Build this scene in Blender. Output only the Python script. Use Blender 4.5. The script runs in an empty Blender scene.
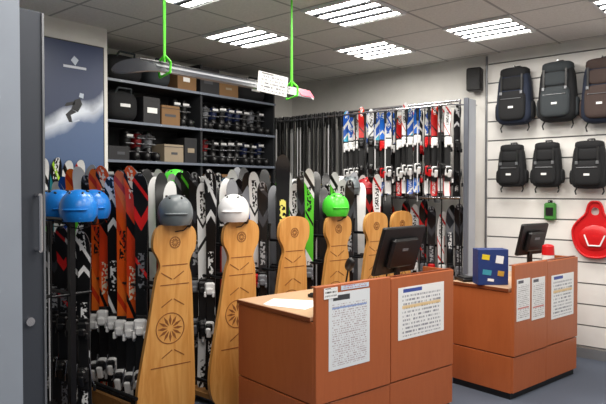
import bpy, math, random
from mathutils import Matrix, Vector
random.seed(7)
TH=math.radians(40.5); S=math.sin(TH); C=math.cos(TH)
def G(X,Y):  # surveyed offset (right, ahead of viewpoint) -> room axes
    return (X*S+Y*C, -X*C+Y*S)
sc=bpy.context.scene
try: sc.view_settings.view_transform='Standard'
except Exception: pass
# ---------------------------------------------------------------- materials
def srgb(r,g,b):
    f=lambda c:(c/255/12.92 if c/255<=.04045 else ((c/255+.055)/1.055)**2.4)
    return (f(r),f(g),f(b),1)
MC={}
def mat(name,col,rough=.5,metal=0,emit=None,estr=0,bump=0,bscale=80,var=0.08):
    if name in MC: return MC[name]
    m=bpy.data.materials.new(name); m.use_nodes=True; nt=m.node_tree; b=nt.nodes['Principled BSDF']
    c=srgb(*col)
    b.inputs['Roughness'].default_value=rough; b.inputs['Metallic'].default_value=metal
    if emit:
        b.inputs['Base Color'].default_value=c
        b.inputs['Emission Color'].default_value=srgb(*emit); b.inputs['Emission Strength'].default_value=estr
    else:
        tc=nt.nodes.new('ShaderNodeTexCoord'); n=nt.nodes.new('ShaderNodeTexNoise'); n.inputs['Scale'].default_value=6
        nt.links.new(tc.outputs['Object'],n.inputs['Vector'])
        mx=nt.nodes.new('ShaderNodeMix'); mx.data_type='RGBA'
        nt.links.new(n.outputs['Fac'],mx.inputs[0])
        mx.inputs[6].default_value=tuple(x*(1-var) for x in c[:3])+(1,)
        mx.inputs[7].default_value=tuple(min(1,x*(1+var)) for x in c[:3])+(1,)
        nt.links.new(mx.outputs[2],b.inputs['Base Color'])
        if bump:
            n2=nt.nodes.new('ShaderNodeTexNoise'); n2.inputs['Scale'].default_value=bscale
            nt.links.new(tc.outputs['Object'],n2.inputs['Vector'])
            bp=nt.nodes.new('ShaderNodeBump'); bp.inputs['Strength'].default_value=bump; bp.inputs['Distance'].default_value=.01
            nt.links.new(n2.outputs['Fac'],bp.inputs['Height']); nt.links.new(bp.outputs['Normal'],b.inputs['Normal'])
    MC[name]=m; return m
def nn(nt,t,**k):
    n=nt.nodes.new(t)
    for a,v in k.items(): setattr(n,a,v)
    return n
def math_(nt,op,a,b=None):
    n=nt.nodes.new('ShaderNodeMath'); n.operation=op
    for i,x in enumerate([a,b]):
        if x is None: continue
        if isinstance(x,(int,float)): n.inputs[i].default_value=x
        else: nt.links.new(x,n.inputs[i])
    return n.outputs[0]
def mixc(nt,f,a,b):
    n=nt.nodes.new('ShaderNodeMix'); n.data_type='RGBA'
    for i,x in ((0,f),(6,a),(7,b)):
        if isinstance(x,(int,float,tuple)): n.inputs[i].default_value=x
        else: nt.links.new(x,n.inputs[i])
    return n.outputs[2]
def wood(name,c1,c2,scale=3,axis='Z',knots=False,rough=.4):
    m=bpy.data.materials.new(name); m.use_nodes=True; nt=m.node_tree; b=nt.nodes['Principled BSDF']
    tc=nn(nt,'ShaderNodeTexCoord'); mp=nn(nt,'ShaderNodeMapping')
    mp.inputs['Scale'].default_value={'Z':(9,9,.9),'X':(.9,9,9)}[axis]
    nt.links.new(tc.outputs['Object'],mp.inputs['Vector'])
    n=nn(nt,'ShaderNodeTexNoise'); n.inputs['Scale'].default_value=scale; n.inputs['Detail'].default_value=6; n.inputs['Distortion'].default_value=1.2
    nt.links.new(mp.outputs[0],n.inputs['Vector'])
    f=math_(nt,'PINGPONG',math_(nt,'MULTIPLY',n.outputs['Fac'],5.0),1.0) if knots else n.outputs['Fac']
    col=mixc(nt,f,srgb(*c1),srgb(*c2))
    if knots:
        v=nn(nt,'ShaderNodeTexVoronoi'); v.inputs['Scale'].default_value=4.5
        nt.links.new(tc.outputs['Object'],v.inputs['Vector'])
        k=math_(nt,'LESS_THAN',v.outputs['Distance'],.075)
        col=mixc(nt,math_(nt,'MULTIPLY',k,.6),col,srgb(125,70,25))
    nt.links.new(col,b.inputs['Base Color']); b.inputs['Roughness'].default_value=rough
    return m
def topsheet(name,cols,seed,stripes=True):
    r=random.Random(seed)
    m=bpy.data.materials.new('topsheet_'+name); m.use_nodes=True; nt=m.node_tree; b=nt.nodes['Principled BSDF']
    uv=nn(nt,'ShaderNodeTexCoord'); sp=nn(nt,'ShaderNodeSeparateXYZ'); nt.links.new(uv.outputs['UV'],sp.inputs[0])
    u,v=sp.outputs[0],sp.outputs[1]
    rp=nn(nt,'ShaderNodeValToRGB'); rp.color_ramp.interpolation='CONSTANT'
    q=math_(nt,'ADD',v,math_(nt,'MULTIPLY',math_(nt,'ABSOLUTE',math_(nt,'SUBTRACT',u,r.choice([0,.5,.5]))),r.choice([-.12,.1,.16])))
    nt.links.new(q,rp.inputs[0]); el=rp.color_ramp.elements
    el[0].position=0; el[0].color=srgb(*cols[0]); el[1].position=.28+r.random()*.1; el[1].color=srgb(*cols[1])
    for p,ci in ((.55+r.random()*.1,0),(.74+r.random()*.05,2),(.79+r.random()*.04,0),(.93,1)):
        e=el.new(p); e.color=srgb(*cols[ci])
    col=rp.outputs[0]
    if stripes: # long edge pinstripe plus a few chevrons
        w=math_(nt,'FRACT',math_(nt,'ADD',math_(nt,'MULTIPLY',v,r.choice([2,3])),math_(nt,'MULTIPLY',u,r.choice([-.3,.3,.2]))))
        col=mixc(nt,math_(nt,'GREATER_THAN',w,.93),col,srgb(*cols[2]))
        ed=math_(nt,'GREATER_THAN',math_(nt,'ABSOLUTE',math_(nt,'SUBTRACT',u,.5)),.36)
        col=mixc(nt,math_(nt,'MULTIPLY',ed,math_(nt,'LESS_THAN',v,.8)),col,srgb(*cols[r.choice([0,0,2])]))
    cb=nn(nt,'ShaderNodeCombineXYZ'); nt.links.new(math_(nt,'MULTIPLY',u,4.5),cb.inputs[0]); nt.links.new(math_(nt,'MULTIPLY',v,60),cb.inputs[1]); cb.inputs[2].default_value=seed
    n=nn(nt,'ShaderNodeTexNoise'); n.inputs['Scale'].default_value=1.5; n.inputs['Detail'].default_value=0; nt.links.new(cb.outputs[0],n.inputs['Vector'])
    k=math_(nt,'GREATER_THAN',n.outputs['Fac'],.5)
    band=math_(nt,'LESS_THAN',math_(nt,'ABSOLUTE',math_(nt,'SUBTRACT',u,.5)),.2)
    rg=math_(nt,'GREATER_THAN',math_(nt,'SINE',math_(nt,'ADD',math_(nt,'MULTIPLY',v,13+r.random()*4),r.random()*6)),.5)
    col=mixc(nt,math_(nt,'MULTIPLY',math_(nt,'MULTIPLY',k,band),rg),col,srgb(*cols[3]))
    nt.links.new(col,b.inputs['Base Color']); b.inputs['Roughness'].default_value=.28
    return m
def doc_mat(name,head,body=(242,242,240),ink=(120,120,125),rows=26,extra=None,cols=1.5):
    m=bpy.data.materials.new(name); m.use_nodes=True; nt=m.node_tree; b=nt.nodes['Principled BSDF']
    uv=nn(nt,'ShaderNodeTexCoord'); sp=nn(nt,'ShaderNodeSeparateXYZ'); nt.links.new(uv.outputs['UV'],sp.inputs[0]); u,v=sp.outputs[0],sp.outputs[1]
    row=math_(nt,'GREATER_THAN',math_(nt,'FRACT',math_(nt,'MULTIPLY',v,rows)),.5)
    cb=nn(nt,'ShaderNodeCombineXYZ'); nt.links.new(math_(nt,'MULTIPLY',u,14*cols),cb.inputs[0]); nt.links.new(math_(nt,'FLOOR',math_(nt,'MULTIPLY',v,rows)),cb.inputs[1])
    n=nn(nt,'ShaderNodeTexNoise'); n.inputs['Scale'].default_value=1.7; nt.links.new(cb.outputs[0],n.inputs['Vector'])
    k=math_(nt,'MULTIPLY',row,math_(nt,'GREATER_THAN',n.outputs['Fac'],.5))
    mg=math_(nt,'MULTIPLY',math_(nt,'LESS_THAN',math_(nt,'ABSOLUTE',math_(nt,'SUBTRACT',u,.5)),.42),math_(nt,'LESS_THAN',math_(nt,'ABSOLUTE',math_(nt,'SUBTRACT',v,.45)),.4))
    col=mixc(nt,math_(nt,'MULTIPLY',k,mg),srgb(*body),srgb(*ink))
    if extra:
        z=math_(nt,'MULTIPLY',math_(nt,'LESS_THAN',math_(nt,'ABSOLUTE',math_(nt,'SUBTRACT',v,extra[1])),extra[2]),mg)
        col=mixc(nt,math_(nt,'MULTIPLY',z,.75),col,srgb(*extra[0]))
    h=math_(nt,'MULTIPLY',math_(nt,'LESS_THAN',math_(nt,'ABSOLUTE',math_(nt,'SUBTRACT',v,.93)),.035),math_(nt,'LESS_THAN',math_(nt,'ABSOLUTE',math_(nt,'SUBTRACT',u,.3)),.2))
    col=mixc(nt,h,col,srgb(*head))
    nt.links.new(col,b.inputs['Base Color']); b.inputs['Roughness'].default_value=.5
    return m
WHITE=mat('white_wall_paint',(228,226,221),.8,bump=.05)
DKWALL=mat('pale_grey_paint',(202,201,200),.8)
SLAT=mat('white_slat_laminate',(234,232,228),.45)
GROOVE=mat('slat_groove_aluminium',(120,120,122),.5)
BLACK=mat('black_plastic',(15,15,17),.4)
BLACKM=mat('black_steel_tube',(20,20,23),.35,.3)
GREYM=mat('grey_steel',(130,132,136),.35,.7)
CHROME=mat('chrome_tube',(190,190,195),.2,.9)
WPL=mat('white_plastic',(235,235,235),.35)
RED=mat('red_plastic',(205,25,30),.3)
DKRED=mat('dark_red_shell',(110,16,22),.35)
DKFAB=mat('black_nylon_fabric',(19,20,23),.85,bump=.3,bscale=200)
NAVY=mat('navy_nylon_fabric',(22,32,52),.8,bump=.3,bscale=200)
GREYFAB=mat('grey_nylon_fabric',(48,54,58),.8,bump=.3,bscale=200)
BROWNFAB=mat('brown_fabric',(62,48,44),.8,bump=.3,bscale=200)
GREENS=mat('green_webbing_strap',(100,240,50),.6)
PINE=wood('knotty_pine',(214,158,88),(196,134,64),1.6,'Z',True)
PINED=mat('carved_pine_groove',(128,76,32),.6)
PINEB=wood('pine_beam',(176,128,70),(140,92,44),3,'X',False,.6)
CHERRY=wood('cherry_laminate',(182,100,56),(166,86,45),3,'Z',False,.35)
CHERRYH=wood('cherry_laminate_dark',(128,64,34),(108,52,26),3,'X',False,.4)
DESK=wood('desk_top_laminate',(204,172,142),(188,152,120),3,'X',False,.35)
CARD=mat('brown_cardboard',(128,96,62),.8); CARD2=mat('pale_cardboard',(150,136,116),.8)
GBOX=mat('grey_printed_carton',(66,68,74),.6); DBOX=mat('dark_printed_carton',(26,26,30),.6)
PAPER=mat('paper',(240,240,238),.6)
# ---------------------------------------------------------------- mesh builder
class MB:
    def __init__(s): s.v=[];s.f=[];s.m=[];s.sm=[];s.uv=[];s.mats=[]
    def mi(s,m):
        if m not in s.mats: s.mats.append(m)
        return s.mats.index(m)
    def add(s,vs,fs,m,M=None,smooth=False,uvs=None):
        o=len(s.v)
        for p in vs:
            p=Vector(p); s.v.append(tuple(M@p) if M is not None else tuple(p))
        i=s.mi(m)
        for k,f in enumerate(fs):
            s.f.append([o+j for j in f]); s.m.append(i); s.sm.append(smooth)
            s.uv.append([(uvs[j] if uvs else (0,0)) for j in f])
    def box(s,c,d,m,M=None,R=None,bev=0):
        x,y,z=[q/2 for q in d]
        if bev:
            b=min(bev,x*.9,y*.9,z*.9)
            ring=lambda e,zz:[(sx*(x-e) if k else sx*(x-e-b), sy*(y-e-b) if k else sy*(y-e), zz) for sx,sy,k in ((1,-1,0),(1,-1,1),(1,1,1),(1,1,0),(-1,1,0),(-1,1,1),(-1,-1,1),(-1,-1,0))]
            fix=[]
            for e,zz in ((b*.7,-z),(0,-z+b),(0,z-b),(b*.7,z)): fix+=ring(e,zz)
            vs=fix; fs=[list(range(8))[::-1],[24+i for i in range(8)]]
            for l in range(3):
                for i in range(8): fs.append([l*8+i,l*8+(i+1)%8,l*8+8+(i+1)%8,l*8+8+i])
        else:
            vs=[(sx*x,sy*y,sz*z) for sz in (-1,1) for sy in (-1,1) for sx in (-1,1)]
            fs=[[0,2,3,1],[4,5,7,6],[0,1,5,4],[2,6,7,3],[0,4,6,2],[1,3,7,5]]
        T=Matrix.Translation(c)
        if R is not None: T=T@R
        if M is not None: T=M@T
        s.add(vs,fs,m,T)
    def cyl(s,p0,p1,r,m,M=None,n=8,r1=None):
        p0=Vector(p0);p1=Vector(p1); r1=r if r1 is None else r1
        d=(p1-p0); 
        if d.length<1e-6: return
        q=d.to_track_quat('Z','Y').to_matrix()
        vs=[];fs=[]
        for p,rr in ((p0,r),(p1,r1)):
            for i in range(n):
                a=2*math.pi*i/n; vs.append(p+q@Vector((math.cos(a)*rr,math.sin(a)*rr,0)))
        for i in range(n): fs.append([i,(i+1)%n,n+(i+1)%n,n+i])
        s.add(vs,fs,m,M,True); s.add(vs,[list(range(n))[::-1],list(range(n,2*n))],m,M)
    def tube(s,pts,r,m,M=None,n=6):
        for a,b in zip(pts[:-1],pts[1:]): s.cyl(a,b,r,m,M,n)
    def se(s,c,rad,m,e1=1,e2=1,M=None,R=None,nu=20,nv=12,v0=-.5,v1=.5,taper=0,closed=True):
        pw=lambda x,e:math.copysign(abs(x)**e,x); vs=[];fs=[]
        for j in range(nv+1):
            ph=math.pi*(v0+(v1-v0)*j/nv)
            for i in range(nu):
                t=2*math.pi*i/nu
                z=pw(math.sin(ph),e1); k=1+taper*z
                vs.append((rad[0]*pw(math.cos(ph),e1)*pw(math.cos(t),e2)*k,rad[1]*pw(math.cos(ph),e1)*pw(math.sin(t),e2)*k,rad[2]*z))
        for j in range(nv):
            for i in range(nu): fs.append([j*nu+i,j*nu+(i+1)%nu,(j+1)*nu+(i+1)%nu,(j+1)*nu+i])
        T=Matrix.Translation(c)
        if R is not None: T=T@R
        if M is not None: T=M@T
        s.add(vs,fs,m,T,True)
    def quad(s,c,w,h,m,M=None,R=None):  # in XZ plane facing -Y
        T=Matrix.Translation(c)
        if R is not None: T=T@R
        if M is not None: T=M@T
        s.add([(-w/2,0,-h/2),(w/2,0,-h/2),(w/2,0,h/2),(-w/2,0,h/2)],[[0,1,2,3]],m,T,False,[(0,0),(1,0),(1,1),(0,1)])
    def obj(s,name,parent=None,M=None):
        me=bpy.data.meshes.new(name); me.from_pydata(s.v,[],s.f)
        for m in s.mats: me.materials.append(m)
        me.polygons.foreach_set('material_index',s.m); me.polygons.foreach_set('use_smooth',s.sm)
        ul=me.uv_layers.new(name='UVMap'); flat=[]
        for f in s.uv:
            for q in f: flat+=[q[0],q[1]]
        ul.data.foreach_set('uv',flat); me.update()
        o=bpy.data.objects.new(name,me); sc.collection.objects.link(o)
        if M is not None: o.matrix_world=M
        if parent: o.parent=parent
        return o
def T(x,y,z=0,rz=0): return Matrix.Translation((x,y,z))@Matrix.Rotation(math.radians(rz),4,'Z')
def RX(d): return Matrix.Rotation(math.radians(d),4,'X')
def RY(d): return Matrix.Rotation(math.radians(d),4,'Y')
def RZ(d): return Matrix.Rotation(math.radians(d),4,'Z')
def empty(name,M=None):
    e=bpy.data.objects.new(name,None); sc.collection.objects.link(e); e.empty_display_size=.1
    if M is not None: e.matrix_world=M
    return e
def plate(mb,outline,th,m,M=None,y0=0,hole=None):
    """extruded outline in XZ, thickness along +Y; optional hole with same vertex count"""
    n=len(outline); vs=[(x,y0,z) for x,z in outline]+[(x,y0+th,z) for x,z in outline]
    fs=[[i,n+i,n+(i+1)%n,(i+1)%n] for i in range(n)]
    if hole:
        vs+=[(x,y0,z) for x,z in hole]+[(x,y0+th,z) for x,z in hole]
        for i in range(n):
            j=(i+1)%n
            fs+= [[i,j,2*n+j,2*n+i],[n+j,n+i,3*n+i,3*n+j],[2*n+i,2*n+j,3*n+j,3*n+i]]
    else: fs+=[list(range(n)),list(range(n,2*n))[::-1]]
    mb.add(vs,fs,m,M)
# ---------------------------------------------------------------- room shell
H=3.02; A1=6.09; B1=5.4; A0=-2.2; B0=-2.4
def boxobj(name,lo,hi,m):
    mb=MB(); c=[(lo[i]+hi[i])/2 for i in range(3)]; mb.box((0,0,0),[hi[i]-lo[i] for i in range(3)],m); return mb.obj(name,M=Matrix.Translation(c))
# carpet
m=bpy.data.materials.new('dark_blue_grey_carpet'); m.use_nodes=True; nt=m.node_tree; b=nt.nodes['Principled BSDF']
tc=nn(nt,'ShaderNodeTexCoord'); n=nn(nt,'ShaderNodeTexNoise'); n.inputs['Scale'].default_value=160; nt.links.new(tc.outputs['Object'],n.inputs['Vector'])
n2=nn(nt,'ShaderNodeTexNoise'); n2.inputs['Scale'].default_value=1.5; nt.links.new(tc.outputs['Object'],n2.inputs['Vector'])
nt.links.new(mixc(nt,math_(nt,'MULTIPLY',math_(nt,'ADD',n.outputs['Fac'],n2.outputs['Fac']),.5),srgb(54,60,72),srgb(98,106,122)),b.inputs['Base Color']); b.inputs['Roughness'].default_value=.95
boxobj('floor',(A0,B0,-.1),(A1+.15,B1+.15,0),m)
# ceiling tiles
m=bpy.data.materials.new('acoustic_ceiling_tiles'); m.use_nodes=True; nt=m.node_tree; b=nt.nodes['Principled BSDF']
gm=nn(nt,'ShaderNodeNewGeometry'); sp=nn(nt,'ShaderNodeSeparateXYZ'); nt.links.new(gm.outputs['Position'],sp.inputs[0])
fx=math_(nt,'ABSOLUTE',math_(nt,'SUBTRACT',math_(nt,'FRACT',math_(nt,'DIVIDE',math_(nt,'ADD',sp.outputs[0],60),.6)),.5))
fy=math_(nt,'ABSOLUTE',math_(nt,'SUBTRACT',math_(nt,'FRACT',math_(nt,'DIVIDE',math_(nt,'ADD',sp.outputs[1],59.9),.6)),.5))
ln=math_(nt,'GREATER_THAN',math_(nt,'MAXIMUM',fx,fy),.481)
n=nn(nt,'ShaderNodeTexNoise'); n.inputs['Scale'].default_value=70; nt.links.new(gm.outputs['Position'],n.inputs['Vector'])
col=mixc(nt,n.outputs['Fac'],srgb(216,212,206),srgb(246,243,238)); col=mixc(nt,ln,col,srgb(176,174,170))
nt.links.new(col,b.inputs['Base Color']); b.inputs['Roughness'].default_value=.95
boxobj('ceiling',(A0,B0,H),(A1+.15,B1+.15,H+.1),m)
boxobj('wall_right',(A1,B0,0),(A1+.15,B1+.15,H),WHITE)
boxobj('wall_back',(A0,B1,0),(A1,B1+.15,H),WHITE)
boxobj('wall_left',(A0-.15,B0,0),(A0,B1+.15,H),DKWALL)
boxobj('wall_front',(A0,B0-.15,0),(A1,B0,H),DKWALL)
boxobj('wall_alcove',(A0,4.78,0),(2.93,B1,H),WHITE)
boxobj('wall_entrance',(A0,2.06,0),(.932,2.16,H),mat('blue_grey_panel',(142,150,162),.5))
boxobj('baseboard_right',(A1-.03,B0,0),(A1-.001,B1,.09),mat('baseboard_grey',(120,122,126),.5))
# slatwall
mb=MB(); mb.box((A1-.006,(B0+2.63)/2,1.56),(.01,2.63-B0,2.9),GROOVE)
z=.12
while z<2.95:
    mb.box((A1-.019,(B0+2.63)/2,z+.094),(.018,2.63-B0,.186),SLAT); z+=.2
mb.obj('slatwall_panel')
mb=MB(); mb.cyl((A1-.03,2.64,.1),(A1-.03,2.64,3.0),.012,GREYM); mb.obj('trim_1')
# ---------------------------------------------------------------- ceiling light fixtures
TUBE=mat('fluorescent_tube',(255,255,255),emit=(255,250,242),estr=41)
HOUS=mat('louvre_grey',(88,92,100),.6)
def fixture(x,y):
    mb=MB(); z=H-.012
    for dx in (-.29,.29): mb.box((dx,0,0),(.02,.6,.022),WPL)
    for dy in (-.29,.29): mb.box((0,dy,0),(.56,.02,.022),WPL)
    mb.box((0,0,.006),(.57,.57,.006),HOUS)
    for i in range(4):
        dx=-.2175+.145*i
        mb.box((dx,0,.0),(.07,.55,.01),WPL)
        mb.add([(dx-.033,-.27,-.0056),(dx-.033,.27,-.0056),(dx+.033,.27,-.0056),(dx+.033,-.27,-.0056)],[[0,1,2,3]],TUBE)
    for i in range(1,4): mb.box((-.29+.145*i,0,-.003),(.05,.56,.016),HOUS)
    mb.obj('ceiling_light_fixture',M=Matrix.Translation((x,y,z)))
for x,y in ((3.9,2.8),(3.9,4.0),(5.1,3.4),(5.1,2.2),(2.7,3.4),(2.7,2.2),(2.7,1.0),(3.9,1.6),(3.9,.4),(5.1,1.0),(1.5,1.6),(1.5,.4),(.3,1.0),(2.7,-.8),(.3,-.8),(5.1,-.8)):  # nearer fixtures, out of view, are extras added to light the room
    fixture(x,y)
# ---------------------------------------------------------------- door
mb=MB(); DKG=mat('door_frame_dark_grey',(62,66,74),.45,.3)
mb.box((.985,2.20,1.13),(.17,.05,2.25),DKG,bev=.006)
mb.box((.45,2.20,2.2),(.9,.045,.11),DKG); mb.box((.45,2.20,.06),(.9,.045,.11),DKG)
mb.box((.45,2.20,1.13),(.9,.012,2.1),mat('door_infill_panel',(120,128,140),.3))
for i in (.945,1.066): mb.box((i,2.172,1.13),(.008,.008,2.24),GREYM)
mb.tube([(1.035,2.17,1.38),(1.035,2.135,1.38),(1.035,2.135,1.58),(1.035,2.17,1.58)],.008,CHROME)
mb.cyl((1.01,2.175,1.12),(1.01,2.165,1.12),.016,CHROME,n=12)
mb.obj('door_1')
# ---------------------------------------------------------------- poster
m=bpy.data.materials.new('skier_poster_print'); m.use_nodes=True; nt=m.node_tree; b=nt.nodes['Principled BSDF']
uv=nn(nt,'ShaderNodeTexCoord'); sp=nn(nt,'ShaderNodeSeparateXYZ'); nt.links.new(uv.outputs['UV'],sp.inputs[0]); u,v=sp.outputs[0],sp.outputs[1]
n=nn(nt,'ShaderNodeTexNoise'); n.inputs['Scale'].default_value=3.0; n.inputs['Detail'].default_value=9; nt.links.new(uv.outputs['UV'],n.inputs['Vector'])
cu=math_(nt,'ADD',math_(nt,'MULTIPLY',math_(nt,'MULTIPLY',u,u),.24),math_(nt,'ADD',.30,math_(nt,'MULTIPLY',n.outputs['Fac'],.18)))
dd=math_(nt,'SUBTRACT',v,cu)
sa=math_(nt,'MAXIMUM',math_(nt,'SUBTRACT',1.0,math_(nt,'MULTIPLY',math_(nt,'ABSOLUTE',dd),12)),0.0)
col=mixc(nt,v,srgb(30,44,74),srgb(36,54,94)); col=mixc(nt,math_(nt,'LESS_THAN',dd,-.02),col,srgb(76,98,136))
col=mixc(nt,math_(nt,'MINIMUM',math_(nt,'MULTIPLY',sa,math_(nt,'MULTIPLY',n.outputs['Fac'],1.9)),1.0),col,srgb(225,232,244))
lg=math_(nt,'MULTIPLY',math_(nt,'LESS_THAN',math_(nt,'ABSOLUTE',math_(nt,'SUBTRACT',u,.72)),.11),math_(nt,'LESS_THAN',math_(nt,'ABSOLUTE',math_(nt,'SUBTRACT',v,.84)),.008))
col=mixc(nt,lg,col,srgb(200,205,215))
nt.links.new(col,b.inputs['Base Color']); b.inputs['Roughness'].default_value=.4
mb=MB(); mb.box((0,.008,0),(.96,.012,1.3),BLACK); mb.quad((0,0,0),.94,1.28,m)
SKN=mat('poster_ink_dark',(10,14,24),.5); SKR=mat('poster_ink_pale',(190,200,214),.5)
plate(mb,[(.17,.49),(.2,.53),(.24,.5),(.21,.45)],.001,SKR,y0=-.001)
# printed skier: torso, head, bent legs, arm, skis
for pts,mm in (([(.17,.08),(.20,.16),(.25,.18),(.27,.13),(.23,.06)],SKN),([(.24,.19),(.25,.225),(.285,.22),(.28,.18)],SKR),([(.17,.08),(.12,.03),(.15,-.03),(.18,-.03),(.165,.03),(.22,.06)],SKN),([(.20,.15),(.13,.13),(.11,.10),(.13,.10),(.2,.12)],SKN),([(.06,-.06),(.24,.0),(.245,-.012),(.065,-.072)],SKR)):
    plate(mb,pts,.001,mm,y0=-.0012)
mb.obj('skier_poster',M=Matrix.Translation((2.41,4.765,2.2)))
# ---------------------------------------------------------------- skis
Wc=(235,235,235);K=(18,18,20);O=(242,92,24);R_=(205,30,30);Gn=(90,200,50);Bl=(30,90,190);Gy=(120,122,128);Y_=(240,232,120);Cy=(60,180,215)
TS=[topsheet('orange',(O,(248,118,38),(214,56,22),K),3),topsheet('black_white',(K,K,Wc,Wc),5),topsheet('red',(R_,(225,60,20),K,Wc),8),
    topsheet('white_green',(Wc,Wc,Gn,K),11),topsheet('black_green',(K,(35,35,38),Gn,Wc),12),topsheet('white_red',(Wc,Wc,R_,K),14),
    topsheet('grey_blue',((150,155,165),K,Bl,Wc),17),topsheet('black_yellow',(K,K,K,Y_),19,False),topsheet('blue_white',(Bl,Cy,Wc,Wc),22),
    topsheet('white_black',(Wc,Wc,K,K),25),topsheet('black_red',(K,K,R_,Gy),29),topsheet('green',(Gn,Wc,K,K),31),topsheet('dark_grey',((42,44,50),K,Gy,Wc),33),
    topsheet('cyan_black',(K,(40,110,140),Wc,Wc),37),topsheet('orange_red',((228,64,25),O,K,(245,225,200)),43),topsheet('charcoal',(K,(34,35,40),(60,62,68),(170,172,176)),47),
    topsheet('teal_lime',((20,110,120),K,(170,220,60),Wc),51),topsheet('yellow_black',((225,205,50),K,K,Wc),53),topsheet('pink_white',(Wc,(200,60,110),(200,60,110),K),57),
    topsheet('white_blue',(Wc,Bl,Bl,Bl),61),topsheet('bright_blue',((30,110,215),(30,110,215),Wc,Wc),63)]
BASE=mat('ski_base_black',(26,26,28),.3); EDGE=mat('ski_steel_edge',(140,140,142),.3,.8)
def ski(mb,M,L,W,top,base=BASE,bind=WPL,bz=.45,curl=.07,bs=1.0):
    st=[0,.012,.03,.06]+[.06+(L-.3-.06)*i/8 for i in range(1,9)]+[L-.24,L-.18,L-.13,L-.09,L-.055,L-.03,L-.012,L-.002]
    ring=[];uv=[]
    for z in st:
        t=z/L; w=W*(.70+.30*(2*t-.95)**2)
        d=L-z
        if d<.12: w*=math.sqrt(max(.01,1-(1-d/.12)**2))
        if z<.03: w*=.75+.25*z/.03
        y=-curl*(max(0,.26-d)/.26)**2*1.0-(.012*(max(0,.05-z)/.05))
        th=.016 if .3<t<.7 else .010
        ring+=[(-w/2,y-th,z),(w/2,y-th,z),(w/2,y,z),(-w/2,y,z)]; uv+=[(.5-w/2/W,t),(.5+w/2/W,t)]*1+[(0,t),(0,t)]
    n=len(st); top_f=[];side=[];bs_=[]
    for i in range(n-1):
        a=4*i;b=a+4
        top_f.append([a,a+1,b+1,b]); side+=[[a+1,a+2,b+2,b+1],[a+3,a,b,b+3]]; bs_.append([a+2,a+3,b+3,b+2])
    mb.add(ring,top_f,top,M,True,uv); mb.add(ring,side,EDGE,M,False); mb.add(ring,bs_,base,M,True)
    mb.add(ring,[[3,2,1,0],[4*n-4,4*n-3,4*n-2,4*n-1]],EDGE,M)
    if bind:
        B=M@Matrix.Translation((0,-.014,bz))@Matrix.Scale(bs,4)
        mb.box((0,-.010,0),(.062,.018,.46),BLACK,B,bev=.004)
        mb.box((0,-.031,.17),(.075,.035,.085),bind,B,bev=.012); mb.box((0,-.056,.15),(.05,.03,.05),bind,B,bev=.01)
        for sx in (-1,1): mb.box((sx*.03,-.046,.125),(.018,.035,.04),bind,B,bev=.005)
        mb.box((0,-.031,-.13),(.066,.04,.1),bind,B,bev=.012); mb.box((0,-.061,-.12),(.05,.045,.06),BLACK,B,bev=.012)
        mb.box((0,-.081,-.155),(.034,.02,.075),bind,B,R=RX(20),bev=.005)
        for sx in (-1,1):
            mb.tube([(sx*.038,-.021,-.06),(sx*.052,-.016,-.16),(sx*.06,.010,-.21)],.004,CHROME,B,5)
            mb.box((sx*.06,.010,-.225),(.018,.014,.04),bind,B,bev=.003)
def pole(mb,p,L,col,M=None,grip=BLACK,tilt=(0,0)):
    x,y,z=p; b=(x+tilt[0],y+tilt[1],z-L)
    mb.cyl(p,b,.008,col,M,6,.005); mb.cyl((x,y,z+.0),(x+tilt[0]*.1,y+tilt[1]*.1,z-.12),.016,grip,M,7,.013); mb.cyl((x,y,z+.02),(x,y,z),.021,grip,M,7)
    k=.92; mb.cyl((x+tilt[0]*k,y+tilt[1]*k,z-L*k),(x+tilt[0]*k,y+tilt[1]*k,z-L*k-.012),.035,grip,M,8,.02)
    mb.tube([(x,y,z+.01),(x-.02,y-.01,z-.09),(x-.01,y,z-.17),(x,y,z-.02)],.003,grip,M,4)
POLE=[mat('pole_black',(14,14,16),.4),mat('pole_grey',(120,124,130),.3,.6),mat('pole_red',(170,30,30),.3),mat('pole_white',(210,210,212),.3)]
BIND=[WPL,BLACK,RED,mat('grey_plastic',(110,112,118),.4)]
ROWS=[1.9,2.50,3.11,3.67,4.27,4.88,5.36]
def rack_frame(mb,a,b0=3.34,b1=4.56,top=1.2,low=False):
    for b_ in (b0,(b0+b1)/2,b1):
        mb.box((a,b_,top/2),(.035,.035,top),BLACKM); mb.box((a,b_,.03),(.46,.05,.05),BLACKM)
    for z in (.95,top-.02): mb.cyl((a,b0,z),(a,b1,z),.014,BLACKM)
    for dx in (-.13,.13):
        mb.cyl((a+dx,b0,.95),(a+dx,b1,.95),.010,BLACKM)
        mb.cyl((a+dx*1.5,b0,.17),(a+dx*1.5,b1,.17),.014,BLACKM)
        mb.box((a+dx*1.2,(b0+b1)/2,.075),(.13,b1-b0,.035),PINEB)
    for b_ in (b0,b1): mb.cyl((a-.13,b_,.95),(a+.13,b_,.95),.010,BLACKM)
    if low: # kick rail in front of the tails
        mb.box((a-.262,(b0+b1)/2,.15),(.03,b1-b0+.1,.09),PINEB); mb.cyl((a-.29,b0-.05,.26),(a-.29,b1+.05,.26),.014,BLACKM)
        for b_ in (b0,(b0+b1)/2,b1): mb.box((a-.27,b_,.13),(.03,.04,.26),BLACKM); mb.box((a-.14,b_,.025),(.28,.04,.03),BLACKM)
pal={1:[10,14,0,1,14,0,15,3,0,19,9,20],2:[1,9,15,4,12,9,10,3,9,1,16],3:[15,9,6,12,9,13,1,10,18],4:[11,15,9,3,4,12,5,17],5:[15,9,11,1,10,3,8],6:[5,10,9,1,2,3,8]}
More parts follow.
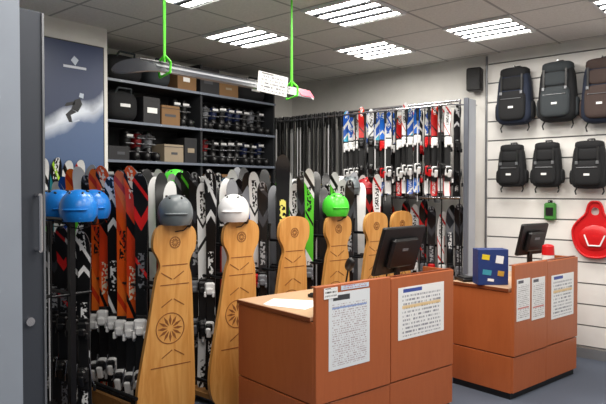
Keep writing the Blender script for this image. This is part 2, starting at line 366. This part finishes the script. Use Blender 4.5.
for k in range(1,7):
    a=ROWS[k]; e=empty('ski_rack'); mf=MB(); rack_frame(mf,a,low=(k==1)); mf.obj('frame',e)
    mb=MB(); r=random.Random(k*13)
    step=.112 if k==1 else .09
    b_=3.46 if k==1 else 3.46; j=0
    while b_<4.62:
        t=pal[k][j] if j<len(pal[k]) else r.choice([0,2,3,3,5,6,8,9,9,10,11,12,13,15,1,16,17,18,19,20])
        L=1.54+r.random()*.16
        if k==1 and j<7: L=[1.62,1.67,1.64,1.6,1.68,1.66,1.62][j]
        w1=k==1 and j in(0,1,2,4,5)
        ski(mb,T(a-.13,b_,.095,-48+r.uniform(-7,5))@RX(r.uniform(-1.2,0.3)),L,.108 if k==1 else .098,TS[t],bind=(WPL if w1 else r.choice(BIND)),bz=(.37+r.uniform(-.03,.03) if j<8 else .55) if k==1 else .6,bs=1.18 if w1 else 1)
        b_+=step; j+=1
    b_=3.50
    while b_<4.60:
        L=1.52+r.random()*.2
        ski(mb,T(a+.13,b_,.095,135+r.uniform(-10,10)),L,.10,r.choice(TS),base=r.choice([BASE,BASE,BIND[3],WPL]),bind=r.choice(BIND),bz=.6)
        b_+=.09
    if k==3: ski(mb,T(a+.05,3.40,.095,-48),1.80,.13,TS[7],bind=BLACK,bz=.6)
    for q in range(8): pole(mb,(a+r.uniform(-.03,.03),3.5+q*.14,1.3),1.15,r.choice(POLE))
    mb.obj('skis',e)
# rental poles and short dark skis
e=empty('ski_pole_rack'); mf=MB(); a=1.9; rack_frame(mf,a,3.52,4.56,1.42)
for dx in (-.1,.1): mf.cyl((a+dx,3.42,1.425),(a+dx,4.60,1.425),.012,BLACKM)
for z in (.3,.62): mf.cyl((a-.2,3.5,z),(a-.2,4.60,z),.012,BLACKM)
mf.obj('frame',e); mb=MB(); r=random.Random(5)
for q in range(19): pole(mb,(a-.14+r.uniform(-.03,.06),3.56+q*.054,1.39),1.2,r.choice([POLE[0],POLE[0],POLE[0],POLE[1],POLE[3]]))
for q in range(8): ski(mb,T(a+.12,3.58+q*.13,.095,-45),1.22+r.random()*.05,.1,r.choice([TS[12],TS[1],TS[15],TS[10]]),bind=BLACK,bz=.45)
mb.obj('poles',e)
# taller skis against alcove wall
e=empty('tall_ski_row'); mb=MB(); r=random.Random(99)
x=2.0
while x<2.9:
    ski(mb,T(x,4.75,.02,0+r.uniform(-6,6)),1.72+r.random()*.16,.10,r.choice([TS[3],TS[9],TS[4],TS[16],TS[11],TS[5]]),bind=r.choice(BIND),bz=.7,curl=.05); x+=.105
mb.cyl((1.95,4.765,1.0),(2.9,4.765,1.0),.010,BLACKM); mb.obj('skis',e)
# ---------------------------------------------------------------- carved wooden end boards
def smooth_outline(pts,n=6):
    out=[];N=len(pts)
    for i in range(N):
        p0,p1,p2,p3=[Vector(pts[(i+j-1)%N]) for j in range(4)]
        for k in range(n):
            t=k/n; out.append(tuple(.5*((2*p1)+(-p0+p2)*t+(2*p0-5*p1+4*p2-p3)*t*t+(-p0+3*p1-3*p2+p3)*t**3)))
    return out
def rosette(mb,cx,cz,R):
    N=28
    o=[(cx+R*math.cos(2*math.pi*i/N),cz+R*math.sin(2*math.pi*i/N)) for i in range(N)]
    h=[(cx+(R-.006)*math.cos(2*math.pi*i/N),cz+(R-.006)*math.sin(2*math.pi*i/N)) for i in range(N)]
    plate(mb,o,.003,PINED,y0=-.002,hole=h); k=R/.115
    for i in range(12):
        t=2*math.pi*i/12; d=Vector((math.cos(t),math.sin(t)))*k; q=Vector((-d.y,d.x))
        pp=[d*.022,d*.06+q*.010,d*.1,d*.06-q*.010]; plate(mb,[(cx+p.x,cz+p.y) for p in pp],.003,PINED,y0=-.002)
def end_board(a,b):
    mb=MB()
    R=[(.05,.0),(.12,.04),(.15,.14),(.155,.3),(.15,.5),(.142,.75),(.132,1.0),(.115,1.09),(.13,1.15),(.162,1.21),(.165,1.31),(.12,1.365),(.02,1.385)]
    Lf=[(-.08,1.37),(-.135,1.32),(-.148,1.22),(-.115,1.15),(-.10,1.09),(-.13,1.0),(-.175,.75),(-.225,.5),(-.26,.3),(-.262,.16),(-.22,.05),(-.12,.0)]
    plate(mb,smooth_outline(R+Lf,4),.035,PINE)
    rosette(mb,-.03,.68,.105); rosette(mb,.008,1.25,.04)
    for x0,z0,x1,z1 in ((-.085,1.10,.10,1.10),(-.1,.97,.11,.97),(-.17,.43,.12,.43)):
        mb.box(((x0+x1)/2,-.0005,(z0+z1)/2),(x1-x0,.003,.006),PINED)
    for z0,sg in ((.85,1),(.51,1),(1.03,-1)):
        for sx in (-1,1): mb.box((-.01+sx*.045,-.0005,z0),(.09,.003,.006),PINED,R=RY(sx*sg*32))
    mb.obj('carved_wooden_rack_end',M=T(a,b,0,-10))
for k in range(1,7): end_board(ROWS[k]-.02+(.04 if k>2 else 0),3.25)
# ---------------------------------------------------------------- helmets
def helmet(x,y,z,col,rz=0,name='ski_helmet',M0=None,s=1.0):
    mb=MB(); m=col
    mb.se((0,0,.03),(.125,.145,.135),m,.95,.97,v0=-.2,v1=.5,nu=32,nv=14)
    mb.se((0,.0,.01),(.108,.128,.05),BLACK,.9,.95,v0=-.5,v1=.1,nu=24,nv=6)
    for sx in (-1,1):
        mb.se((sx*.098,.02,-.02),(.02,.05,.055),BLACK,.8,.8,nu=14,nv=8)
        for i in range(3):
            mb.se((sx*(.04+.02*(i==1)),-.06+.055*i,.15-.012*(abs(i-1))),(.011,.026,.012),BLACK,1,1,nu=10,nv=6,R=RY(sx*22))
    mb.se((0,-.128,.03),(.085,.03,.010),m,.9,.9,nu=20,nv=6)
    mb.tube([(-.1,0,-.05),(-.06,-.01,-.09),(0,-.015,-.1),(.06,-.01,-.09),(.1,0,-.05)],.004,BLACK,n=5)
    mb.obj(name,M=T(x,y,z,rz)@Matrix.Scale(s,4))
HB=mat('helmet_blue',(25,125,215),.3);HG=mat('helmet_dark_grey',(104,112,116),.35);HW=mat('helmet_white',(238,238,240),.25);HGr=mat('helmet_green',(80,220,60),.3);HR=mat('helmet_red',(170,30,40),.3)
for x,y,c,rz in ((1.9,3.43,HB,-40),(1.9,3.68,HB,-10),(1.9,3.93,HB,-60),(2.17,3.72,HB,-30),(2.50,3.26,HG,-35),(3.05,3.28,HW,-50),(4.28,3.27,HGr,-30)):
    helmet(x,y,1.455 if x<2.3 else 1.415,c,rz,s=.9 if x<2.3 else .94)
helmet(3.03,3.95,1.62,HGr,-30,s=.9); helmet(5.2,3.9,1.62,HW,-40,s=.8); helmet(5.25,3.62,1.6,HR,-40,s=.85); helmet(4.95,3.6,1.6,HG,-40,s=.85)
# ---------------------------------------------------------------- hanging display ski
e=empty('hanging_display_ski')
mb=MB()
L=1.70; zz=2.34; bb=2.98
Mx=Matrix.Translation((3.60,bb,zz))@Matrix.Rotation(math.radians(52),4,'X')@Matrix(((0,0,-1,0),(-1,0,0,0),(0,1,0,0),(0,0,0,1)))
ski(mb,Mx,L,.11,TS[12],base=mat('black_silver_ski_base',(60,62,68),.35),bind=None,curl=.09)
PK=mat('pink_ski_tail',(200,64,92),.4)
mb.box((0,.0015,.08),(.076,.004,.15),PK,Mx,bev=.001)
mb.box((-.033,.0014,.95),(.008,.003,1.2),BLACK,Mx); mb.box((.0,.0012,1.0),(.018,.003,.9),mat('silver_ski_stripe',(150,152,158),.35),Mx)
mb.obj('ski',e)
mb=MB()
for x in (2.21,3.36):
    for dx in (-.012,.012): mb.box((x+dx,bb+dx,(zz+.02+H)/2),(.014,.006,H-zz-.04),GREENS,R=RY(dx*40))
    mb.tube([(x,bb-.055,zz-.04),(x,bb-.06,zz+.02),(x,bb,zz+.07),(x,bb+.06,zz+.03),(x,bb+.05,zz-.06),(x,bb-.055,zz-.04)],.007,GREENS)
mb.obj('straps',e)
mb=MB(); mb.quad((0,0,0),.24,.14,doc_mat('sign_print',(120,120,124),rows=6,ink=(120,120,124)),R=RY(6)); mb.box((0,.002,0),(.24,.002,.14),PAPER,R=RY(6))
mb.obj('paper_sign',e,M=T(3.06,bb-.09,zz+.0,-16))
# ---------------------------------------------------------------- wall-mounted rack
e=empty('wall_mounted_ski_rack'); mb=MB(); r=random.Random(21); A=5.62
for z in (2.5,1.52): mb.cyl((A,2.72,z),(A,5.3,z),.014,CHROME)
mb.cyl((A-.2,2.72,2.44),(A-.2,5.3,2.44),.010,CHROME)
b_=2.75
while b_<5.3:
    mb.cyl((A-.2,b_,2.44),(6.06,b_,2.5),.008,CHROME)
    mb.cyl((A+.05,b_,.1),(A+.05,b_,2.5),.007,BLACKM); b_+=.2
mb.box((5.80,2.7,1.27),(.20,.03,2.52),mat('rack_side_panel',(176,180,188),.4)); mb.box((5.69,2.69,1.27),(.03,.045,2.52),mat('rack_side_edge',(98,102,112),.4))
mb.obj('frame',e)
mb=MB(); b_=2.82; seq=[5,5,2,19,20,8,5,2,19,20,8,9,2,5,19,8,20,5,2,9]; j=0
while b_<4.14:
    ski(mb,T(A-.1,b_,1.55+r.uniform(-.02,.03),-48+r.uniform(-12,12)),.84+r.random()*.12,.078,TS[seq[j%20]],bind=r.choice([WPL,RED,WPL,WPL,BLACK]),bz=.38,curl=.05); j+=1; b_+=.072 if j%4 else .13
b_=2.84
while b_<4.14:
    ski(mb,T(A+.16,b_,1.5+r.uniform(-.05,.05),-48+r.uniform(-12,12)),.9+r.random()*.12,.085,r.choice([TS[5],TS[1],TS[10],TS[19],TS[9]]),bind=r.choice([WPL,RED,BLACK]),bz=.38,curl=.05); b_+=.11
mb.obj('skis',e)
mb=MB(); b_=4.08
while b_<5.3:
    for dx in (-.18,-.08,.0,.12): pole(mb,(A+dx+r.uniform(-.02,.02),b_+r.uniform(-.02,.02),2.47),1.05+r.random()*.15,r.choice([POLE[0],POLE[0],POLE[0],POLE[0],POLE[0],POLE[3]]))
    b_+=.062
b_=2.85
while b_<4: pole(mb,(A-.17,b_,2.43),.9+r.random()*.1,r.choice([POLE[0],POLE[3],POLE[0]])); b_+=.13
mb.obj('poles',e)
mb=MB(); b_=2.82
while b_<5.0:
    ski(mb,T(5.80,b_,.05,-50+r.uniform(-12,12)),1.25+r.random()*.2,.10,r.choice([TS[2],TS[10],TS[2],TS[5],TS[15],TS[12]]),bind=r.choice(BIND),bz=.55); b_+=.105
mb.cyl((5.86,2.75,1.0),(5.86,5.1,1.0),.012,BLACKM); mb.obj('floor_standing_skis',e)
# ---------------------------------------------------------------- shelving with stock
mb=MB(); DSH=mat('dark_shelf_panel',(30,32,36),.6); SHE=mat('pale_shelf_edge',(112,120,134),.4)
mb.box((4.15,5.375,1.48),(2.25,.03,2.9),DSH)
for z in (.3,.9,1.5,1.87,2.24,2.62):
    mb.box((4.15,5.16,z),(2.25,.42,.022),DSH); mb.box((4.15,4.945,z),(2.25,.012,.024),SHE)
for x in (3.03,4.15,5.27):
    mb.box((x,5.17,1.48),(.025,.42,2.9),DSH)
mb.obj('shelving_unit')
def carton(x,z,w,h,m,lab=True):
    q=MB(); q.box((0,0,h/2),(w,.34,h),m,bev=.004); q.box((random.uniform(-.03,.03),-.171,h*.5),(w*random.uniform(.3,.6),.002,h*random.uniform(.12,.25)),random.choice([PAPER,GBOX,GBOX,CARD2]) if lab else m)
    q.box((0,-.1705,h*.86),(w,.003,.006),DBOX); q.obj('shoe_carton',M=T(x,5.14,z+.012,random.uniform(-6,6)))
def duffel(x,z,w,m,s=1):
    q=MB(); q.se((0,0,.13*s),(w/2,.16,.13*s),m,.6,.6,nu=24,nv=12); q.tube([(-w*.25,-.1,.2*s),(-w*.2,-.15,.27*s),(w*.2,-.15,.27*s),(w*.25,-.1,.2*s)],.01,GREYFAB); q.box((0,-.163,.13*s),(w*.3,.004,.03),WPL,bev=.001)
    q.obj('duffel_bag',M=T(x,5.14,z+.012))
def boot_mesh(shell,acc):
    q=MB(); c=BLACK; g=shell
    q.se((0,-.03,.05),(.05,.15,.05),c,.5,.7,nu=20,nv=8); q.se((0,.05,.1),(.048,.075,.08),c,.7,.8,nu=16,nv=8)
    q.se((0,.05,.2),(.05,.068,.11),g,.45,.9,nu=18,nv=8,R=RX(10),taper=.08); q.se((0,.04,.3),(.043,.055,.035),c,.6,.9,nu=14,nv=6)
    q.box((0,-.03,.006),(.07,.3,.014),c)
    for z,y in ((.07,-.09),(.1,-.03),(.19,.0),(.25,-.01)): q.box((.01,y-.02,z),(.105,.022,.012),GREYM,R=RX(20),bev=.003)
    q.box((0,-.04,.27),(.08,.01,.025),acc,bev=.002)
    return q.obj('ski_boot')
bts=[boot_mesh(BIND[3],BLACK),boot_mesh(BLACK,WPL),boot_mesh(DKRED,BLACK),boot_mesh(mat('navy_shell',(24,34,70),.35),WPL)]; used=[0]*4
def boot(x,z,s=.93):
    i=random.choice([0,1,1,1,1,2,3])
    if not used[i]: o=bts[i]; used[i]=1
    else: o=bpy.data.objects.new('ski_boot',bts[i].data); sc.collection.objects.link(o)
    o.matrix_world=T(x,5.13,z+.013,random.uniform(-22,12))@Matrix.Scale(s,4)
duffel(3.27,2.62,.42,DKFAB); duffel(3.66,2.62,.3,GREYFAB); carton(3.96,2.62,.26,.22,CARD); carton(4.30,2.62,.24,.28,DBOX); carton(4.57,2.62,.26,.18,CARD); duffel(4.98,2.62,.45,DKFAB)
def fill(z,xs):
    for x,w,h,m_ in xs: carton(x,z,w,h,m_)
duffel(3.24,2.24,.36,DKFAB,1.15); fill(2.24,[(3.53,.2,.26,DBOX),(3.77,.22,.2,CARD)]); boot(3.94,2.24); boot(4.06,2.24)
fill(1.87,[(3.17,.22,.13,DBOX),(3.80,.24,.18,CARD2),(4.02,.16,.26,DBOX)]); 
for i in range(3): boot(3.36+.125*i,1.87)
for z in (2.24,1.87):
    for i in range(9): boot(4.23+.12*i,z,random.uniform(.84,.95))
for i in range(8): boot(3.15+.12*i,1.5)
for x,w in ((4.5,.5),(5.02,.4)): carton(x,1.5,w,.26,CARD)
for i,o in enumerate(bts):
    if not used[i]: bpy.data.objects.remove(o)
# ---------------------------------------------------------------- counters
U=-9.5
def counter(Cx,Cy,ul,vl,split,dz=.85,pz=1.034):
    x,y=G(Cx,Cy); M=T(x,y,0,U); e=empty('reception_counter',M)
    mb=MB()
    mb.box((ul/2,vl/2,.40),(ul-.03,vl-.03,.80),CHERRYH)
    mb.box((ul/2+.0,vl/2,.025),(ul-.02,vl-.02,.05),BLACK)
    for z0,z1 in ((.05,.325),(.335,.82)):
        mb.box((.008,vl/2,(z0+z1)/2),(.016,vl-.0,z1-z0),CHERRY,bev=.002)
        mb.box((ul-.008,vl/2,(z0+z1)/2),(.016,vl,z1-z0),CHERRY,bev=.002)
        mb.box((ul/2,vl-.008,(z0+z1)/2),(ul-.04,.016,z1-z0),CHERRY,bev=.002)
    mb.box((split/2-.003,-.012,(.335+pz)/2),(split-.008,.028,pz-.335),CHERRY,bev=.003)
    mb.box(((split+ul)/2+.003,-.004,(.335+pz-.012)/2),(ul-split-.008,.028,pz-.012-.335),CHERRY,bev=.003)
    mb.box((split/2,-.008,.19),(split-.008,.02,.27),CHERRY,bev=.002); mb.box(((split+ul)/2,-.004,.19),(ul-split-.008,.02,.27),CHERRY,bev=.002)
    mb.box((ul-.02,.12,(.82+pz-.012)/2),(.025,.24,pz-.83),CHERRY,bev=.002)
    mb.box((ul/2,vl/2+.012,dz-.012),(ul+.01,vl-.02,.028),DESK,bev=.004)
    mb.box((-.006,vl/2+.012,dz-.013),(.008,vl-.02,.024),CHERRYH)
    mb.box((ul/2,.012,pz-.006),(ul,.022,.006),CHERRYH)
    mb.obj('body',e).matrix_parent_inverse=Matrix.Identity(4)
    return e,M
e1,M1=counter(.058,3.50,1.338,.78,.655)
e2,M2=counter(1.578,4.53,1.03,.544,.50)
def paper_on(e,t0,t1,z0,z1,m,y=-.0285,name='notice'):
    mb=MB(); mb.quad(((t0+t1)/2,y,(z0+z1)/2),t1-t0,z1-z0,m); mb.box(((t0+t1)/2,y+.0012,(z0+z1)/2),(t1-t0,.0015,z1-z0),PAPER)
    mb.obj(name,e)
D1=doc_mat('rental_terms_poster',(60,60,64),(226,230,234),(178,165,170),34,((90,130,200),.8,.012),1.6)
D2=doc_mat('price_table_print',(60,80,160),(240,240,240),(140,140,150),13,((230,190,110),.62,.03),2.2)
D3=doc_mat('notice_print',(90,90,100),(236,236,236),(160,155,155),22,((200,90,80),.3,.02))
paper_on(e1,.10,.45,.52,.985,D1); paper_on(e1,.73,1.22,.60,.95,D2,-.0205); 
paper_on(e1,.06,.17,.955,1.02,doc_mat('brand_card',(20,20,20),(240,240,240),(20,20,20),3),-.031); paper_on(e1,.20,.44,.995,1.022,doc_mat('sticker_strip',(30,80,190),(200,215,230),(190,40,40),2),-.030)
paper_on(e2,.03,.22,.60,.92,D3); paper_on(e2,.25,.45,.58,.91,D3); paper_on(e2,.57,.95,.54,.90,D2,-.0205)
def child(mb,name,M,loc,rz=0):
    return mb.obj(name,M=M@T(loc[0],loc[1],loc[2],rz))
def monitor(M,loc,rz,w=.46,h=.3,tilt=16,cz=.27):
    q=MB(); q.box((0,.03,.008),(.22,.17,.016),BLACK,bev=.005); q.box((0,.01,cz*.4),(.05,.03,cz*.8),BLACK,bev=.006)
    R=RX(tilt); Q=Matrix.Translation((0,-.01,cz))@R
    q.box((0,0,0),(w,.03,h),BLACK,Q,bev=.008); q.box((0,-.03,-.01),(w*.6,.04,h*.62),BLACK,Q,bev=.015); q.box((0,-.051,.02),(.07,.002,.02),BIND[3],Q)
    q.quad((0,0,0),w-.03,h-.03,mat('monitor_screen',(10,12,16),.1),Q@Matrix.Translation((0,.0155,0))@RZ(180))
    child(q,'computer_monitor',M,loc,rz)
monitor(M1,(1.06,.27,.853),6,.52,.36,17,.31)
monitor(M2,(.76,.27,.853),-4,.38,.28,14,.32)
q=MB(); SB=mat('blue_carton',(28,52,112),.5); q.box((0,0,.14),(.24,.14,.28),SB,bev=.003)
for x,z,w,h,c in ((-.06,.22,.06,.04,mat('sticker_yellow',(230,200,40),.5)),(.05,.2,.06,.06,PAPER),(-.05,.1,.07,.04,mat('sticker_teal',(60,150,170),.5)),(.06,.09,.05,.04,mat('sticker_gold',(190,150,60),.5)),(-.02,.04,.05,.02,PAPER)): q.box((x,-.071,z),(w,.002,h),c,R=RY(8))
child(q,'blue_display_box',M2,(.09,.24,.853),-38)
q=MB(); q.box((0,0,.012),(.24,.18,.024),BLACK,bev=.006); q.box((0,0,.03),(.2,.14,.012),DBOX,bev=.004); q.box((.02,.01,.038),(.12,.09,.004),BIND[3]); child(q,'document_tray',M2,(.14,.44,.853),-30)
q=MB(); q.cyl((0,0,0),(0,0,.20),.05,WPL,n=20); q.cyl((0,0,.20),(0,0,.27),.052,RED,n=20,r1=.048); q.se((0,0,.27),(.048,.048,.02),RED,1,1); child(q,'red_white_canister',M2,(.72,.09,.853))
q=MB(); q.box((0,0,.001),(.21,.3,.002),PAPER); q.box((.04,.05,.003),(.21,.3,.002),PAPER,R=RZ(14)); child(q,'loose_papers',M1,(.16,.38,.853),20)
q=MB(); q.box((0,0,.012),(.4,.14,.02),BLACK,bev=.005)
for i in range(4):
    for j in range(12): q.box((-.175+.032*j,-.045+.03*i,.025),(.026,.024,.008),DBOX,bev=.002)
child(q,'keyboard',M1,(.62,.5,.853),10)
q=MB(); q.cyl((0,0,0),(0,0,.012),.05,BLACK,n=16); q.tube([(0,0,.01),(0,0,.12),(.01,-.01,.2)],.007,BLACK); q.se((.015,-.02,.24),(.022,.035,.05),BLACK,.8,.8,nu=14,nv=8,R=RX(30)); child(q,'barcode_scanner',M1,(.56,.3,.853))
# ---------------------------------------------------------------- backpacks on slatwall
def backpack(b,z,w,h,m1,m2,d=.2):
    q=MB(); # faces -Y locally
    q.se((0,-d*.5,0),(w*.5,d*.42,h*.5),m1,.45,.55,nu=28,nv=16,taper=-.12)
    q.se((0,-d*.85,-h*.17),(w*.40,d*.22,h*.26),m2,.45,.5,nu=24,nv=12)
    q.se((0,-d*.82,h*.22),(w*.34,d*.16,h*.12),m2,.5,.5,nu=20,nv=10)
    q.se((0,-d*.5,h*.42),(w*.42,d*.40,h*.1),m2,.5,.6,nu=24,nv=8)
    for sx in (-1,1):
        q.box((sx*w*.3,-d*.98,0),(.018,.006,h*.75),BLACK); q.se((sx*w*.5,-d*.45,-h*.25),(.025,d*.25,h*.16),m2,.6,.6,nu=12,nv=8)
        q.box((sx*w*.3,-d*1.06,h*.05),(.026,.012,.03),GREYM,bev=.003)
        q.tube([(sx*w*.35,-d*.3,-h*.42),(sx*w*.42,-d*.5,-h*.55),(sx*w*.38,-d*.55,-h*.62)],.007,BLACK)
    q.tube([(-.03,-.03,h*.48),(-.028,-.03,h*.56),(.028,-.03,h*.56),(.03,-.03,h*.48)],.008,BLACK)
    q.tube([(-w*.3,-d*1.08,-h*.05),(w*.3,-d*1.08,-h*.05)],.004,GREYM,n=5)
    q.box((.0,-d*1.07,-h*.2),(.05,.006,.02),WPL)
    q.cyl((0,.0,h*.54),(0,-.12,h*.55),.006,CHROME)
    q.obj('backpack',M=T(A1-.032,b,z,-90))
backpack(2.30,2.53,.34,.56,NAVY,DKFAB); backpack(1.885,2.53,.34,.56,DKFAB,GREYFAB); backpack(1.49,2.50,.34,.58,NAVY,BROWNFAB)
backpack(2.33,1.84,.27,.42,DKFAB,DKFAB,.17); backpack(1.985,1.84,.27,.43,DKFAB,DKFAB,.17); backpack(1.60,1.83,.3,.44,DKFAB,DKFAB,.17)
q=MB(); q.box((0,-.03,0),(.11,.05,.17),mat('green_pouch',(60,130,50),.6),bev=.015); q.box((0,-.057,0),(.07,.004,.08),BLACK); q.cyl((0,0,.09),(0,-.06,.1),.005,CHROME); q.box((0,-.03,.095),(.04,.02,.03),BLACK)
q.obj('green_blister_pack',M=T(A1-.032,1.97,1.39,-90))
# red bum slider
q=MB(); N=48
out=[];hole=[]
for i in range(N):
    t=2*math.pi*i/N; cz=-math.cos(t); sx=math.sin(t)
    z=.27*cz; w=.20 if cz<.0 else .20-.115*min(1,(cz/.55))**1.5
    if cz<0: x=.205*(abs(sx)**.75)*math.copysign(1,sx)
    else: x=w*(abs(sx)**.55)*math.copysign(1,sx)
    out.append((x,z)); hole.append((.035*math.copysign(abs(sx)**.7,sx),.17+.035*cz))
plate(q,out,.012,RED,y0=-.04,hole=hole)
q.se((0,-.03,-.08),(.15,.03,.13),RED,1,.9,nu=28,nv=10)
rim=[(x*.97,-.045,z*.97) for x,z in out]; q.tube(rim+[rim[0]],.012,RED)
q.tube([(-.09,-.052,-.05),(-.05,-.062,-.15),(.05,-.062,-.15),(.09,-.052,-.05)],.008,WPL); q.cyl((0,0,.2),(0,-.08,.205),.006,CHROME)
q.obj('red_snow_slider',M=T(A1-.032,1.56,1.23,-90))
q=MB(); q.box((0,-.09,0),(.15,.13,.24),BLACK,bev=.012,R=RZ(0)); q.cyl((0,-.156,-.04),(0,-.162,-.04),.05,DBOX,n=20); q.cyl((0,-.156,.06),(0,-.162,.06),.025,DBOX,n=16); q.box((0,-.02,0),(.04,.05,.06),GREYM)
q.obj('loudspeaker',M=T(A1-.0,2.76,2.76,-80))
# ---------------------------------------------------------------- world + camera
w=bpy.data.worlds.new('World'); sc.world=w; w.use_nodes=True; w.node_tree.nodes['Background'].inputs[0].default_value=(.5,.55,.6,1); w.node_tree.nodes['Background'].inputs[1].default_value=.1
cd=bpy.data.cameras.new('Camera'); cam=bpy.data.objects.new('Camera',cd); sc.collection.objects.link(cam)
cd.sensor_width=36; cd.lens=36*600/606; cd.clip_start=.05
cam.location=(0,0,1.6); cam.rotation_euler=(math.radians(90-1.146),0,math.radians(-49.5)); sc.camera=cam
